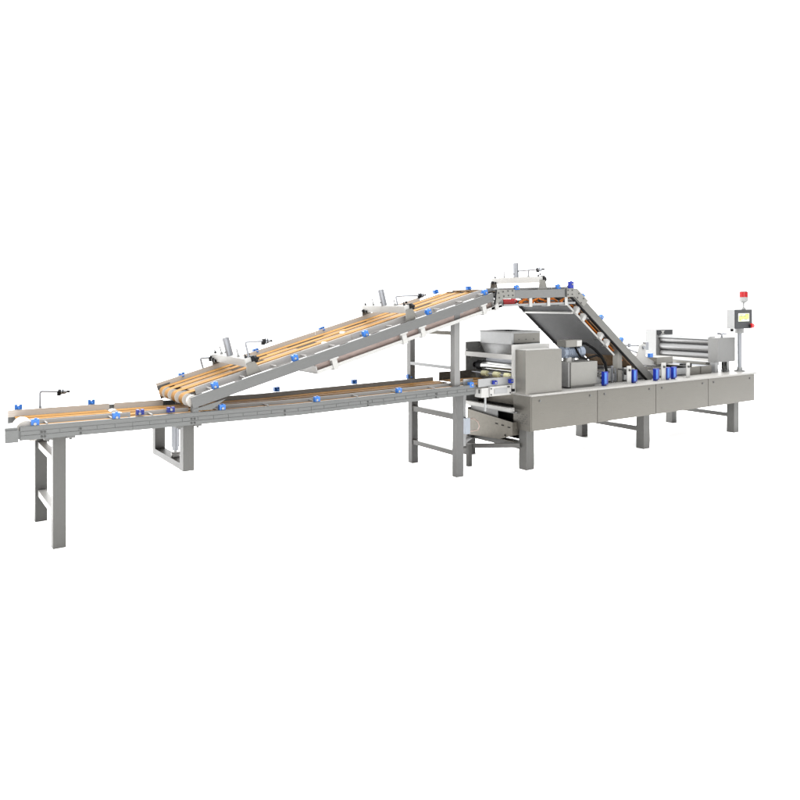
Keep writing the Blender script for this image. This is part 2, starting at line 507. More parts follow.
# drip tray under the ramp
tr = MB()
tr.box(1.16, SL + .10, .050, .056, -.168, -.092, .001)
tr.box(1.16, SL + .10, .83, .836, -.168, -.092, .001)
to = tr.build('drip_tray', 'tray_reflect', RP, local=True)
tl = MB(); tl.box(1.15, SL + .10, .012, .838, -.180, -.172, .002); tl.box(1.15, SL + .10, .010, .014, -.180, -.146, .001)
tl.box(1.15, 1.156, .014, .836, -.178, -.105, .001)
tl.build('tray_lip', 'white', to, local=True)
for x in (3.185, 3.955, 4.177, 4.975, 5.142):
    s = (x - 1.92) / ca + .03
    b = MB(); b.box(s - .026, s + .026, .001, .006, -.196, -.088, .001); b.box(s - .026, s + .026, .004, .09, -.196, -.188, .001)
    b.box(s - .026, s - .021, .004, .06, -.196, -.10, .001); b.box(s - .045, s + .045, -.003, .003, -.100, -.086, .001)
    b.build('tray_hanger', 'white', RP, local=True)

# bridge
BT = .0265
BG = thing('bridge_conveyor', 'short level belt bridge at the top with orange belt loops hanging below', 'conveyor', (5.17, 5.74, 1.918), BT)
BL = 1.27
sloped_frame(BG, .06, BL, -.09, 'frame_light')
for yy in (.23, .43, .62, .78):
    MB().box(-.02, BL + .06, yy - .034, yy + .034, .002, .006, .001).build('belt', 'belt', BG, local=True)
for i, s in enumerate((.46, .56, .68, .78, .90, 1.0, 1.10)):        # belt loops round the tensioners underneath
    b = MB()
    yy = .05 + .022 * (i % 3); d = 1 if i % 2 else -1
    b.tube([(s - .07 * d, yy, -.090), (s - .05 * d, yy, -.104), (s + .01 * d, yy, -.118), (s + .05 * d, yy, -.138), (s + .03 * d, yy + .03, -.156), (s - .03 * d, yy + .05, -.150), (s - .06 * d, yy + .06, -.12)], .010, 10)
    b.build('belt_loop', 'belt2', BG, local=True)
for s in (.62, 1.05):
    MB().cyl((s, .10, -.135), (s, .86, -.135), .014, 16).build('tension_roller', 'zinc', BG, local=True)
g = MB(); g.box(0, BL, .128, .134, -.006, .030, .002); g.cyl((.05, .05, .022), (BL, .05, .022), .006, 10)
for s in (.1, .4, .9, 1.2):
    g.cyl((s, .03, .012), (s, .13, .012), .006, 10)
g.build('guide_plate', 'guide', BG, local=True)
g = MB(); g.box(.12, BL, .846, .853, -.006, .018, .002); g.build('guide_plate', 'guide', BG, local=True)
for x in (5.537, 6.184):
    clamp(BG, (x - 5.17), .045, .030)
CLT = clamp_mesh('dblue', .055, .085)
o = place(CLT, 'guide_clamp', BG, (1.20, .02, .045))
place(KN, 'clamp_screw', o, (0, 0, .01))
clamp(BG, .39, .885, .035, back=True)
j = MB(); j.prism([(5.165, 1.765), (5.20, 1.93), (5.46, 1.935), (5.455, 1.845), (5.30, 1.835)], 'y', 5.731, 5.737, .001)
jo = j.build('joint_plate', 'gearbox', BG)
bp_ = MB().cyl((0, .001, 0), (0, -.005, 0), .008, 10).mesh('plate_bolt', 'bolt')
def plate_bolts(parent, pts):
    Mi = (Matrix.Translation(BG.location) @ BG.rotation_euler.to_matrix().to_4x4()).inverted()
    for (x, z) in pts:
        place(bp_, 'plate_bolt', parent, Mi @ Vector((x, 5.731, z)))
plate_bolts(jo, ((5.225, 1.895), (5.235, 1.845), (5.29, 1.91), (5.30, 1.862), (5.36, 1.918), (5.365, 1.870), (5.425, 1.92), (5.43, 1.872)))
MB().prism([(5.163, 1.77), (5.178, 1.77), (5.20, 1.93), (5.185, 1.93)], 'y', 5.727, 5.738, 0).build('joint_seam', 'black', BG)
j = MB(); j.prism([(6.27, 1.955), (6.44, 1.958), (6.63, 1.815), (6.555, 1.745), (6.40, 1.860), (6.27, 1.857)], 'y', 5.731, 5.737, .001)
jo = j.build('joint_plate', 'gearbox', BG)
plate_bolts(jo, ((6.29, 1.935), (6.29, 1.885), (6.36, 1.937), (6.36, 1.888), (6.47, 1.90), (6.45, 1.85), (6.55, 1.84), (6.51, 1.79)))
MB().box(1.085, 1.10, -.010, -.004, -.088, .01, .001).build('joint_seam', 'bolt', BG, local=True)
tb = MB(); tb.box(.13, 1.26, .012, .836, -.172, -.164, .002); tb.box(.13, 1.26, .010, .014, -.172, -.148, .001)
tb.prism([(-.03, -.200), (.14, -.172), (.14, -.148), (-.03, -.176)], 'y', .010, .014, .001)
tb.prism([(-.03, -.205), (.14, -.172), (.14, -.164), (-.03, -.197)], 'y', .012, .836, .001)
tb.build('drip_tray', 'guide', BG, local=True)
for x in (5.706, 5.985, 6.27):
    s = x - 5.17
    b = MB(); b.box(s - .022, s + .022, .001, .006, -.185, -.088, .001); b.box(s - .022, s + .022, .004, .09, -.185, -.177, .001)
    b.build('tray_hanger', 'white', BG, local=True)
b = MB(); b.box(.20, .36, .07, .20, -.155, -.095, .006); b.cyl((.36, .12, -.12), (.42, .12, -.12), .028, 18)
rm = b.build('belt_drive', 'red', BG, local=True)
b = MB(); b.cyl((.385, .092, -.118), (.385, .088, -.118), .010, 12); b.box(.10, .19, .07, .16, -.15, -.10, .006); b.build('drive_cap', 'box', rm, local=True)

# descent
DT = -math.atan(.752)
DN = thing('descending_conveyor', 'steep belt section running down from the bridge onto the machine base', 'conveyor', (6.43, 5.74, 1.938), DT)
DL = 1.79
sloped_frame(DN, .0, DL, -.094, 'descent', sb0=.02)
for yy in (.23, .43, .62, .78):
    MB().box(-.02, DL - .12, yy - .034, yy + .034, .002, .006, .001).build('belt', 'belt', DN, local=True)
MB().box(.0, DL + .02, .008, .04, -.104, -.095, .002).build('rail_seal', 'black', DN, local=True)
MB().box(.14, DL - .5, .10, .13, -.115, -.108, .001).build('belt', 'belt2', DN, local=True)
for s in (.15, .566, 1.03):
    clamp(DN, s, .025, .026); clamp(DN, s, .885, .020, back=True)
cd, sd = math.cos(-DT), math.sin(-DT)
# belly pan
pn = MB(); pn.box(.02, 1.06, .06, .84, -.190, -.182, .002)
po = pn.build('belly_pan', 'pan', DN, local=True)
b = MB(); b.box(.02, 1.06, .84, .848, -.215, -.150, .002); b.build('pan_side', 'pan', po, local=True)
b = MB(); b.box(.02, 1.065, .05, .06, -.192, -.172, .002); b.build('pan_edge', 'white', po, local=True)
b = MB(); b.cyl((.17, .06, -.197), (.17, .86, -.197), .017, 20); b.build('pan_crossbar', 'white', po, local=True)
for s in (.10, .17, .52, .85):
    b = MB(); b.cyl((s, .845, -.19), (s, .885, -.19), .010, 12); b.cyl((s, .87, -.19), (s, .89, -.19), .016, 12); b.build('pan_stud', 'zinc', po, local=True)
for s in (.20, .34, .72, .86):
    b = MB(); b.box(s - .022, s + .022, .030, .036, -.19, -.094, .002); b.box(s - .022, s + .022, .034, .12, -.19, -.183, .002)
    b.box(s - .022, s - .017, .034, .10, -.19, -.10, .001)
    b.build('pan_bracket', 'white', DN, local=True)
    b = MB(); b.cyl((s + .04, .05, -.13), (s + .04, .80, -.13), .014, 14); b.build('return_roller', 'zinc', DN, local=True)
b = MB(); b.box(7.228, 7.31, 5.785, 5.86, .821, 1.292, .004); b.build('support_post', 'cover', DN)
b = MB(); b.box(7.228, 7.31, 6.54, 6.62, .821, 1.30, .004); b.build('support_post', 'cover', DN)

# ------------------------------------------------------------------ gantry
GT = thing('support_frame', 'tall grey ladder frame carrying the upper half of the ramp', 'frame', (4.74, 5.79, 0))
b = MB(); b.box(4.700, 4.788, 5.785, 5.858, 0, .84, .005); lo = b.build('leg', 'gleg', GT)
MB().box(4.672, 4.745, 5.787, 5.856, .841, 1.690, .005).build('upper_tube', 'tube', lo)
b = MB(); b.box(4.710, 4.796, 6.59, 6.662, 0, .84, .005); lo = b.build('leg', 'gleg', GT)
MB().box(4.690, 4.755, 6.592, 6.66, .841, 1.70, .005).build('upper_tube', 'tube', lo)
for (x, z, h, m) in ((4.745, .236, .05, 'leg'), (4.745, .610, .058, 'leg'), (4.715, 1.118, .034, 'guide'), (4.715, 1.477, .04, 'bin')):
    MB().box(x - .025, x + .025, 5.857, 6.593, z - h / 2, z + h / 2, .004).build('rung', m, GT)
b = MB(); b.box(4.64, 4.76, 5.755, 5.80, 1.684, 1.694, .002); b.cyl((4.63, 5.77, 1.66), (4.63, 5.77, 1.70), .012, 12); b.build('top_clip', 'guide', GT)

# ------------------------------------------------------------------ cross beams with cylinders
def beam_unit(label, root_loc, tilt):
    t = thing('cross_beam', label, 'cross beam', root_loc, tilt, 'cross beams over the belts')
    b = MB(); b.box(-.028, .028, .06, .86, .080, .150, .004); b.build('beam', 'white', t, local=True)
    for (y0, y1) in ((.045, .060), (.860, .875)):
        b = MB(); b.prism([(-.05, .001), (.085, .001), (.060, .085), (.045, .110), (-.02, .110), (-.03, .085)], 'y', y0, y1, .002)
        b.build('end_bracket', 'cover', t, local=True)
    b = MB()
    b.cyl((0, .46, .150), (0, .46, .315), .033, 28, bev=.004)
    c = b.build('air_cylinder', 'zinc', t, local=True)
    b = MB(); b.cyl((0, .46, .313), (0, .46, .319), .024, 20); b.cyl((-.03, .46, .19), (-.045, .46, .19), .007, 10); b.build('cylinder_cap', 'guide', c, local=True)
    for yy in (.26, .66):
        b = MB(); b.cyl((0, yy, .149), (0, yy, .225), .007, 12); b.cyl((0, yy, .15), (0, yy, .168), .013, 12); b.build('guide_pin', 'guide', t, local=True)
    for yy in (.10, .82):
        b = MB(); b.cyl((0, yy, .149), (0, yy, .166), .012, 12); b.cyl((0, yy, .166), (0, yy, .185), .006, 10); b.build('lock_screw', 'bezel', t, local=True)
    b = MB()
    b.cyl((.028, .085, .118), (.06, .085, .118), .022, 18); b.cyl((.06, .085, .118), (.085, .085, .118), .032, 18, bev=.005)
    b.box(.03, .055, .05, .10, .10, .158, .004); b.cyl((.085, .085, .118), (.105, .085, .118), .014, 14)
    b.cyl((.03, .10, .165), (.03, .10, .185), .012, 12)
    b.build('clamp_knob', 'black', t, local=True)
    b = MB(); b.cyl((-.028, .83, .095), (-.05, .83, .095), .018, 14); b.cyl((-.028, .78, .09), (-.045, .78, .09), .014, 14)
    b.build('clamp_knob', 'black', t, local=True)
    return t


def on_ramp(x):
    return (x, 5.74, 1.03 + (x - 1.92) * .2685)
beam_unit('lowest of the cross beams over the belts, on the foot half of the ramp', on_ramp(2.47), TILT)
beam_unit('cross beam leaning with the slope of the upper ramp near the ladder frame', on_ramp(4.12), TILT)
beam_unit('topmost cross beam, its cylinder standing upright over the bridge', (5.93, 5.74, 1.938), BT)


def sensor(label, base, pts, head_dir, head=True):
    t = thing('photo_sensor', label, 'sensor', base, 0, 'sensors on bent rods')
    b = MB(); b.tube(pts, .0095, 12); b.cyl(pts[0], Vector(pts[0]) + (Vector(pts[1]) - Vector(pts[0])).normalized() * .02, .013, 12)
    b.build('bent_rod', 'zinc', t)
    e = Vector(pts[-1]); d = Vector(head_dir).normalized()
    b = MB(); b.cyl(e - d * .012, e + d * .030, .020, 18, bev=.003); b.box(e.x - .02, e.x + .008, e.y - .012, e.y + .012, e.z - .034, e.z - .006, .003)
    h = b.build('sensor_body', 'black', t)
    b = MB(); b.cyl(e + d * .030, e + d * .055, .027, 18, r1=.014); b.cyl(e + d * .012, e + d * .022, .026, 18); b.build('sensor_collar', 'zinc', h)
    b = MB(); b.cyl(e + d * .055, e + d * .080, .010, 14); b.build('sensor_nose', 'black', h)
    return t


def rod(base, top, end, r=.02):
    base, top, end = Vector(base), Vector(top), Vector(end)
    a = (base - top).normalized(); c = (end - top).normalized()
    pts = [base]
    for k in range(7):
        u = k / 6
        pts.append((top + a * r) * (1 - u) ** 2 + top * 2 * u * (1 - u) + (top + c * r) * u ** 2)
    return pts + [end]


sensor('bent-rod sensor above the far rail at the free end of the level conveyor', (.957, 6.63, .92), rod((.957, 6.63, .915), (.957, 6.63, 1.062), (1.10, 6.60, 1.052)), (1, -.25, -.05))
sensor('bent-rod sensor on the far rail at the very foot of the ramp', (2.335, 6.60, 1.15), rod((2.345, 6.62, 1.14), (2.305, 6.62, 1.278), (2.41, 6.62, 1.278)), (.9, -.5, -.3))
sensor('bent-rod sensor rising beside the front end of the lowest cross beam', (2.46, 5.83, 1.33), rod((2.455, 5.83, 1.325), (2.43, 5.85, 1.458), (2.60, 5.85, 1.462)), (1, 0, -.02))
sensor('bent-rod sensor on the cross beam near the ladder frame', (4.10, 5.98, 1.76), rod((4.10, 5.98, 1.76), (4.075, 5.98, 1.858), (4.37, 5.98, 1.868)), (1, 0, .05))
t = sensor('bent-rod sensor up on the bridge beside the upright cylinder', (5.93, 5.95, 2.08), rod((5.93, 6.00, 2.085), (5.93, 6.00, 2.165), (5.93, 5.85, 2.170)), (.3, -1, 0))
b = MB(); b.cyl((5.93, 6.0, 2.165), (5.93, 6.17, 2.160), .0095, 12); b.build('rod_tail', 'zinc', t)

# ------------------------------------------------------------------ machine base
BS = thing('machine_base', 'long stainless base cabinet with four front panels on square legs', 'base cabinet', (5.5, 5.52, 0))
X0, X1, Y0, Y1 = 5.495, 9.84, 5.527, 6.76
b = MB()
b.box(X0 + .004, X1 - .004, Y0 + .012, Y0 + .03, .43, .796, .002)
b.box(X0, X0 + .012, Y0, 5.79, .425, .797, .003)
b.box(X1 - .012, X1, Y0 + .002, Y1, .425, .797, .003)
b.box(X0 + .3, X1 - .012, Y1 - .012, Y1, .425, .797, .003)
b.build('cabinet_shell', 'panel', BS)
b = MB(); b.box(X0 - .004, X1 + .03, Y0 - .014, Y1 + .01, .797, .818, .005)
b.build('table_top', 'top', BS)
for (a, c) in ((X0 + .016, 6.548), (6.556, 7.618), (7.626, 8.722), (8.73, X1 - .003)):
    b = MB(); b.box(a, c, Y0, Y0 + .014, .426, .793, .003); p = b.build('front_panel', 'panel', BS)
    b = MB()
    for x in (a + .12, c - .12):
        b.cyl((x, Y0 - .006, .742), (x, Y0 + .001, .742), .013, 16); b.cyl((x, Y0 - .010, .742), (x, Y0 - .005, .742), .006, 12)
    b.build('panel_lock', 'groove', p)
vd = MB()
for i in range(5):
    for jx in range(7):
        if (i + jx) % 3 != 2:
            vd.cyl((X0 - .0015, 5.585 + jx * .024, .50 + i * .024), (X0 + .001, 5.585 + jx * .024, .50 + i * .024), .0055, 8)
vd.build('vent_hole', 'bolt', BS)
for x in (5.507, 7.49, 9.46):
    for (ya, yb) in ((5.605, 5.715), (6.58, 6.69)):
        MB().box(x, x + .115, ya, yb, 0, .425 if True else 0, .005).build('leg', 'leg', BS)
    MB().box(x + .03, x + .085, 5.714, 6.581, .205, .255, .004).build('leg_brace', 'leg', BS)
MB().box(8.9, 9.25, 6.3, 6.5, .33, .424, .004).build('cable_box', 'inner', BS)

# ------------------------------------------------------------------ forming unit
FU = thing('roller_moulder', 'roller moulder with open hopper and plain beige drive cover at the left of the base', 'moulder', (5.45, 5.54, .818))
b = MB(); b.box(5.402, 5.96, 5.702, 5.722, .83, 1.341, .003); b.build('side_plate', 'bright', FU)
b = MB(); b.box(5.402, 6.0, 6.478, 6.498, .62, 1.341, .003); b.box(5.402, 5.98, 6.476, 6.4795, .62, 1.335, 0)
b.build('side_plate', 'inner', FU)
b = MB(); b.box(5.388, 5.4015, 5.704, 6.496, 1.180, 1.232, .003); b.build('tie_bar', 'bright', FU)
# drive cover
b = MB(); b.box(5.439, 5.984, 5.545, 5.700, .819, 1.285, .006); co = b.build('drive_cover', 'cover', FU)
b = MB(); b.box(5.452, 5.972, 5.552, 5.702, 1.2855, 1.291, .002); b.build('cover_lid', 'white', co)
# hopper: upper band and tapered throat, open top
hp = MB()
xa, xb, ya, yb = 5.535, 5.965, 5.86, 6.375
for (p, q) in (((xa, ya), (xb, ya)), ((xb, ya), (xb, yb)), ((xb, yb), (xa, yb)), ((xa, yb), (xa, ya))):
    def ring(dx, dy, z):
        return [(min(max(c[0], xa + dx), xb - dx), min(max(c[1], ya + dy), yb - dy), z) for c in (p, q)]
    lv = [ring(0, 0, 1.468), ring(0, 0, 1.335), ring(.09, .07, 1.10)]
    for A, B in zip(lv, lv[1:]):
        vs = [hp.bm.verts.new(v) for v in (A[0], A[1], B[1], B[0])]
        hp.bm.faces.new(vs)
bmesh.ops.remove_doubles(hp.bm, verts=hp.bm.verts, dist=.0005)
r_ = bmesh.ops.solidify(hp.bm, geom=hp.bm.faces[:], thickness=.004)
ho = hp.build('hopper', 'hopper', FU)
ho.data.polygons.foreach_set('use_smooth', [False] * len(ho.data.polygons))
b = MB()
for (a0, a1, c0, c1) in ((xa - .012, xb + .012, ya - .012, ya + .004), (xa - .012, xb + .012, yb - .004, yb + .012)):
    b.box(a0, a1, c0, c1, 1.462, 1.476, .003)
b.box(xa - .012, xa + .004, ya + .004, yb - .004, 1.462, 1.476, .003); b.box(xb - .004, xb + .012, ya + .004, yb - .004, 1.462, 1.476, .003)
b.build('hopper_rim', 'inner', ho)
b = MB(); b.box(xa + .03, xb - .006, ya - .008, ya - .001, 1.347, 1.452, .003); fp = b.build('hopper_face', 'cover', ho)
b = MB()
for x in (xa + .10, xa + .21, xa + .33):
    b.cyl((x, ya - .010, 1.385), (x, ya - .007, 1.385), .007, 10)
b.build('face_screw', 'bolt', fp)
MB().box(xa + .02, xb, ya - .03, ya - .002, 1.342, 1.347, 0).build('hopper_gap_strip', 'dark', ho)  # dark strip in place of the black gap under the hopper face
# rollers
b = MB(); b.cyl((5.53, 5.724, 1.072), (5.53, 6.32, 1.072), .052, 40, bev=.003); ro = b.build('forming_roller', 'mirror', FU)
b = MB(); b.cyl((5.53, 6.32, 1.072), (5.53, 6.40, 1.072), .056, 32, bev=.004); b.cyl((5.53, 6.40, 1.072), (5.53, 6.475, 1.072), .03, 20); b.build('roller_cap', 'black', ro)
b = MB(); b.cyl((5.585, 5.724, 1.135), (5.585, 6.30, 1.135), .036, 32, bev=.003); b.build('forming_roller', 'zinc', FU)
b = MB(); b.cyl((5.66, 5.724, 1.0), (5.66, 6.47, 1.0), .075, 36); b.build('rubber_roller', 'inner', FU)
b = MB(); b.cyl((5.42, 5.73, 1.0), (5.42, 6.47, 1.0), .010, 14); so = b.build('idler_shaft', 'zinc', FU)
for yy in (6.17, 5.975, 5.80):
    b = MB(); b.cyl((5.42, yy - .04, 1.0), (5.42, yy + .04, 1.0), .031, 24, bev=.008); b.cyl((5.42, yy - .055, 1.0), (5.42, yy + .055, 1.0), .018, 18)
    b.build('idler_wheel', 'yellow', so)
b = MB(); b.cyl((5.41, 6.474, 1.25), (5.41, 6.466, 1.25), .01, 10)
for (x, z) in ((5.47, 1.16), (5.45, .985), (5.6, 1.28)):
    b.cyl((x, 6.477, z), (x, 6.468, z), .012, 12)
b.build('plate_bolt', 'white', FU)
MB().box(5.60, 5.62, 5.724, 6.476, .62, .97, 0).build('inner_shield', 'bin', FU)
# infeed between the level conveyor and the moulder
IN = thing('infeed_section', 'short infeed with pale end block and dark blue clamps under the moulder', 'conveyor', (5.1, 5.70, .80))
b = MB(); b.box(4.93, 5.395, 5.715, 5.727, .915, 1.0, .003); b.box(4.80, 4.93, 5.80, 5.81, .93, 1.0, .002); b.build('guide_plate', 'guide', IN)
b = MB(); b.box(4.95, 5.48, 6.40, 6.41, .92, 1.02, .003); b.build('guide_plate', 'bin', IN)
b = MB(); b.box(4.95, 5.40, 5.74, 6.39, .925, .935, .002); b.build('slide_bed', 'bed', IN)
for (y0, y1) in ((5.80, 5.86), (5.99, 6.09), (6.19, 6.29)):
    MB().box(4.94, 5.40, y0, y1, .936, .942, .001).build('belt', 'belt', IN)
b = MB(); b.box(5.06, 5.36, 5.682, 5.712, .815, .915, .004); b.box(4.955, 5.058, 5.695, 5.80, .808, .905, .004)
eo = b.build('end_block', 'white', IN)
b = MB(); b.box(5.12, 5.30, 5.677, 5.683, .838, .892, .003); b.build('block_plate', 'guide', eo)
b = MB()
for (x, z) in ((5.075, .895), (5.075, .832), (5.33, .90), (5.345, .835), (5.31, .90)):
    b.cyl((x, 5.684, z), (x, 5.675, z), .008, 10)
b.box(4.951, 4.957, 5.72, 5.74, .85, .89, 0)
b.build('block_bolt', 'bolt', eo)
b = MB(); b.box(5.365, 5.43, 5.70, 5.70 + .03, .84, .87, .003); b.build('block_pin', 'black', IN)
for (x, dk) in ((4.865, False), (5.145, True), (5.375, True)):
    clamp(IN, x - 5.1, 5.712 - 5.70 - (.0 if dk else -.05), .955 - .80 - (.012 if not dk else 0), dk)
b = MB(); b.cyl((5.03, 5.72, .66), (5.03, 5.72, .81), .011, 14); b.cyl((5.03, 5.72, .70), (5.03, 5.72, .73), .02, 14); b.build('drain_nozzle', 'guide', IN)

# ------------------------------------------------------------------ scrap bin under the moulder
SB = thing('scrap_bin', 'brownish open scrap bin on thin legs under the moulder', 'bin', (5.4, 6.1, 0))
b = MB()
b.prism([(5.74, .50), (6.50, .56), (6.50, .262), (5.95, .292), (5.74, .36)], 'x', 5.44, 5.452, .001)
b.box(5.44, 5.60, 6.49, 6.50, .27, .58, .001)
b.prism([(5.44, .50), (5.60, .50), (5.60, .36), (5.44, .36)], 'y', 5.735, 5.745, .001)
b.box(5.45, 5.60, 5.74, 6.5, .285, .292, .001)
so = b.build('bin_wall', 'bin', SB)
b = MB()
for (y, z) in ((6.0, .455), (5.90, .450), (5.80, .44)):
    b.box(5.437, 5.441, y - .02, y + .02, z - .006, z + .006, 0)
b.cyl((5.441, 5.86, .345), (5.436, 5.86, .345), .012, 12)
b.build('bin_slot', 'dark', so)
b = MB(); b.box(5.46, 5.59, 5.75, 6.12, .486, .492, 0); b.build('bin_dark_sheet', 'dark', so)  # dark sheet standing in for the shaded inside of the bin
b = MB(); b.box(5.38, 5.44, 5.716, 6.51, .622, .662, .004); b.build('tray_lip', 'white', SB)
b = MB(); b.box(5.44, 5.58, 5.73, 6.49, .60, .612, .001); b.build('scrap_tray', 'inner', SB)
b = MB(); b.box(5.585, 5.595, 5.75, 6.485, .30, .66, 0); b.build('tray_dark_backing', 'dark', SB)  # added dark panel, fills the black opening behind the tray
b = MB(); b.box(5.475, 5.485, 6.02, 6.488, .47, .598, 0); b.build('tray_front', 'inner', SB)
MB().box(5.12, 5.17, 6.10, 6.14, 0, .24, .003).build('leg', 'leg', SB)
MB().box(5.59, 5.64, 6.59, 6.63, 0, .3, .003).build('leg', 'leg', SB)
b = MB(); b.bar((5.13, 6.24, .205), (5.50, 5.69, .258), .04, .045); b.build('brace', 'leg', SB)
b = MB(); b.bar((5.13, 6.24, .225), (5.62, 6.6, .225), .035, .04); b.build('brace', 'leg', SB)
b = MB(); b.bar((5.53, 5.72, .275), (5.53, 6.6, .275), .035, .04); b.build('brace', 'leg', SB)
b = MB(); b.box(5.0, 5.06, 6.0, 6.05, .38, .55, .004); b.build('regulator_body', 'pneu', SB)
b = MB(); b.box(5.0, 5.05, 6.06, 6.10, .24, .80, .003); b.build('regulator_post', 'guide', SB)
b = MB(); b.tube([(5.05, 6.02, .53), (5.11, 6.01, .54), (5.17, 6.0, .50), (5.19, 6.0, .45), (5.17, 6.0, .41), (5.06, 6.02, .40)], .006, 10); b.build('air_hose', 'clear', SB)

# ------------------------------------------------------------------ gear motor
GM = thing('gear_motor', 'blue-grey gear motor with black cables standing on a steel gearbox cover', 'motor', (6.45, 5.65, .818))
b = MB(); b.box(6.255, 6.70, 5.655, 5.93, .85, 1.112, .005); b.box(6.28, 6.68, 5.68, 5.90, .819, .851, .003); b.build('gearbox_cover', 'gearbox', GM)
b = MB(); b.box(6.225, 6.254, 5.67, 5.92, .835, 1.11, .003); b.build('end_flange', 'inner', GM)
b = MB(); b.cyl((6.34, 5.79, 1.113), (6.34, 5.79, 1.165), .052, 28); b.cyl((6.27, 5.83, 1.113), (6.27, 5.83, 1.17), .018, 16)
b.cyl((6.43, 5.79, 1.113), (6.43, 5.79, 1.165), .018, 16); b.build('flange_neck', 'white', GM)
b = MB(); b.cyl((6.24, 5.79, 1.22), (6.50, 5.79, 1.22), .066, 32, bev=.006)
for k in range(9):
    b.cyl((6.30 + k * .02, 5.79, 1.22), (6.309 + k * .02, 5.79, 1.22), .073, 32)
b.box(6.26, 6.32, 5.74, 5.84, 1.16, 1.28, .01)
mo = b.build('motor_body', 'motor', GM)
b = MB(); b.cyl((6.50, 5.79, 1.22), (6.575, 5.79, 1.22), .072, 32, bev=.012); b.build('fan_cowl', 'motor', mo)
b = MB(); b.box(6.245, 6.51, 5.72, 5.86, 1.284, 1.362, .006); b.build('terminal_box', 'cover', mo)
b = MB(); b.box(6.425, 6.505, 5.7175, 5.721, 1.292, 1.355, .001); b.build('box_lid', 'white', mo)
b = MB(); b.cyl((6.51, 5.78, 1.32), (6.545, 5.78, 1.32), .018, 14)
b.tube([(6.53, 5.78, 1.32), (6.60, 5.74, 1.315), (6.70, 5.70, 1.25), (6.78, 5.67, 1.17), (6.83, 5.65, 1.08), (6.845, 5.64, .98), (6.82, 5.64, .90), (6.80, 5.65, .82)], .018, 12)
b.build('power_cable', 'rubber', GM)
b = MB(); b.tube([(6.41, 5.73, 1.285), (6.41, 5.70, 1.23), (6.45, 5.69, 1.17), (6.54, 5.69, 1.14), (6.64, 5.69, 1.16), (6.72, 5.68, 1.175), (6.78, 5.67, 1.15)], .012, 12)
b.build('signal_cable', 'rubber', GM)

# ------------------------------------------------------------------ roll sheeter at the right
SH = thing('roller_sheeter', 'stacked polished roller sheeter between two box housings on the right of the base', 'roller unit', (9.4, 6.2, .818))
b = MB(); b.box(9.302, 9.735, 5.752, 5.895, .965, 1.302, .006); b.build('near_housing', 'housing', SH)
b = MB(); b.box(9.27, 9.68, 6.72, 6.905, .98, 1.388, .006); fo = b.build('far_housing', 'box', SH)
b = MB(); b.box(9.29, 9.66, 6.706, 6.7195, 1.315, 1.378, .002); w = b.build('housing_window', 'bezel', fo)
b = MB(); b.prism([(9.36, 1.37), (9.46, 1.37), (9.425, 1.35), (9.425, 1.335), (9.46, 1.322), (9.36, 1.322), (9.395, 1.335), (9.395, 1.35)], 'y', 6.701, 6.707, 0)
b.build('window_gauge', 'white', w)
for (xx, z, r_) in ((9.385, 1.248, .049), (9.375, 1.146, .052), (9.385, 1.044, .049)):
    b = MB(); b.cyl((xx, 5.90, z), (xx, 6.70, z), r_, 40, bev=.003); ro = b.build('sheeting_roller', 'chrome', SH)
    b = MB(); b.cyl((xx, 5.893, z), (xx, 6.722, z), .022, 18); b.build('roller_shaft', 'zinc', ro)
b = MB(); b.box(9.33, 9.48, 5.894, 6.72, 1.300, 1.312, .003); b.prism([(9.31, 1.275), (9.325, 1.275), (9.345, 1.306), (9.33, 1.306)], 'y', 5.894, 6.72, .001); b.build('top_guard', 'guide', SH)
MB().box(9.30, 9.62, 5.93, 6.71, .90, .952, .003).build('sheeter_bed', 'cover', SH)
b = MB(); b.box(9.30, 9.36, 5.894, 6.72, .975, 1.005, .003); b.build('scraper_bar', 'white', SH)
b = MB(); b.box(9.31, 9.50, 5.894, 6.72, .955, .968, 0); b.build('scraper_shadow_gap', 'bezel', SH) if False else b.bm.free()
b = MB(); b.box(9.46, 9.47, 5.90, 6.71, .98, 1.30, 0); b.build('back_plate', 'plate', SH)
b = MB(); b.cyl((9.51, 5.82, 1.302), (9.51, 5.82, 1.345), .016, 16)
for k in range(5):
    a = R(72 * k + 10); b.cyl((9.51, 5.82, 1.352), (9.51 + .065 * math.cos(a), 5.82 + .065 * math.sin(a), 1.356), .012, 12, r1=.016)
b.cyl((9.51, 5.82, 1.34), (9.51, 5.82, 1.366), .026, 20, bev=.004); b.build('hand_wheel', 'zinc', SH)
for (x, y) in ((9.34, 5.83), (9.62, 5.83), (9.34, 6.81), (9.60, 6.81)):
    b = MB(); b.box(x - .035, x + .035, y - .04, y + .04, .819, .964 if y < 6 else .979, .003); b.build('foot_block', 'guide', SH)
b = MB(); b.cyl((9.52, 5.80, .819), (9.52, 5.80, .964), .016, 14); b.cyl((9.56, 5.78, .85), (9.56, 5.78, .964), .012, 14); b.cyl((9.52, 5.80, .87), (9.52, 5.80, .90), .028, 14)
b.build('adjust_screw', 'bolt', SH)

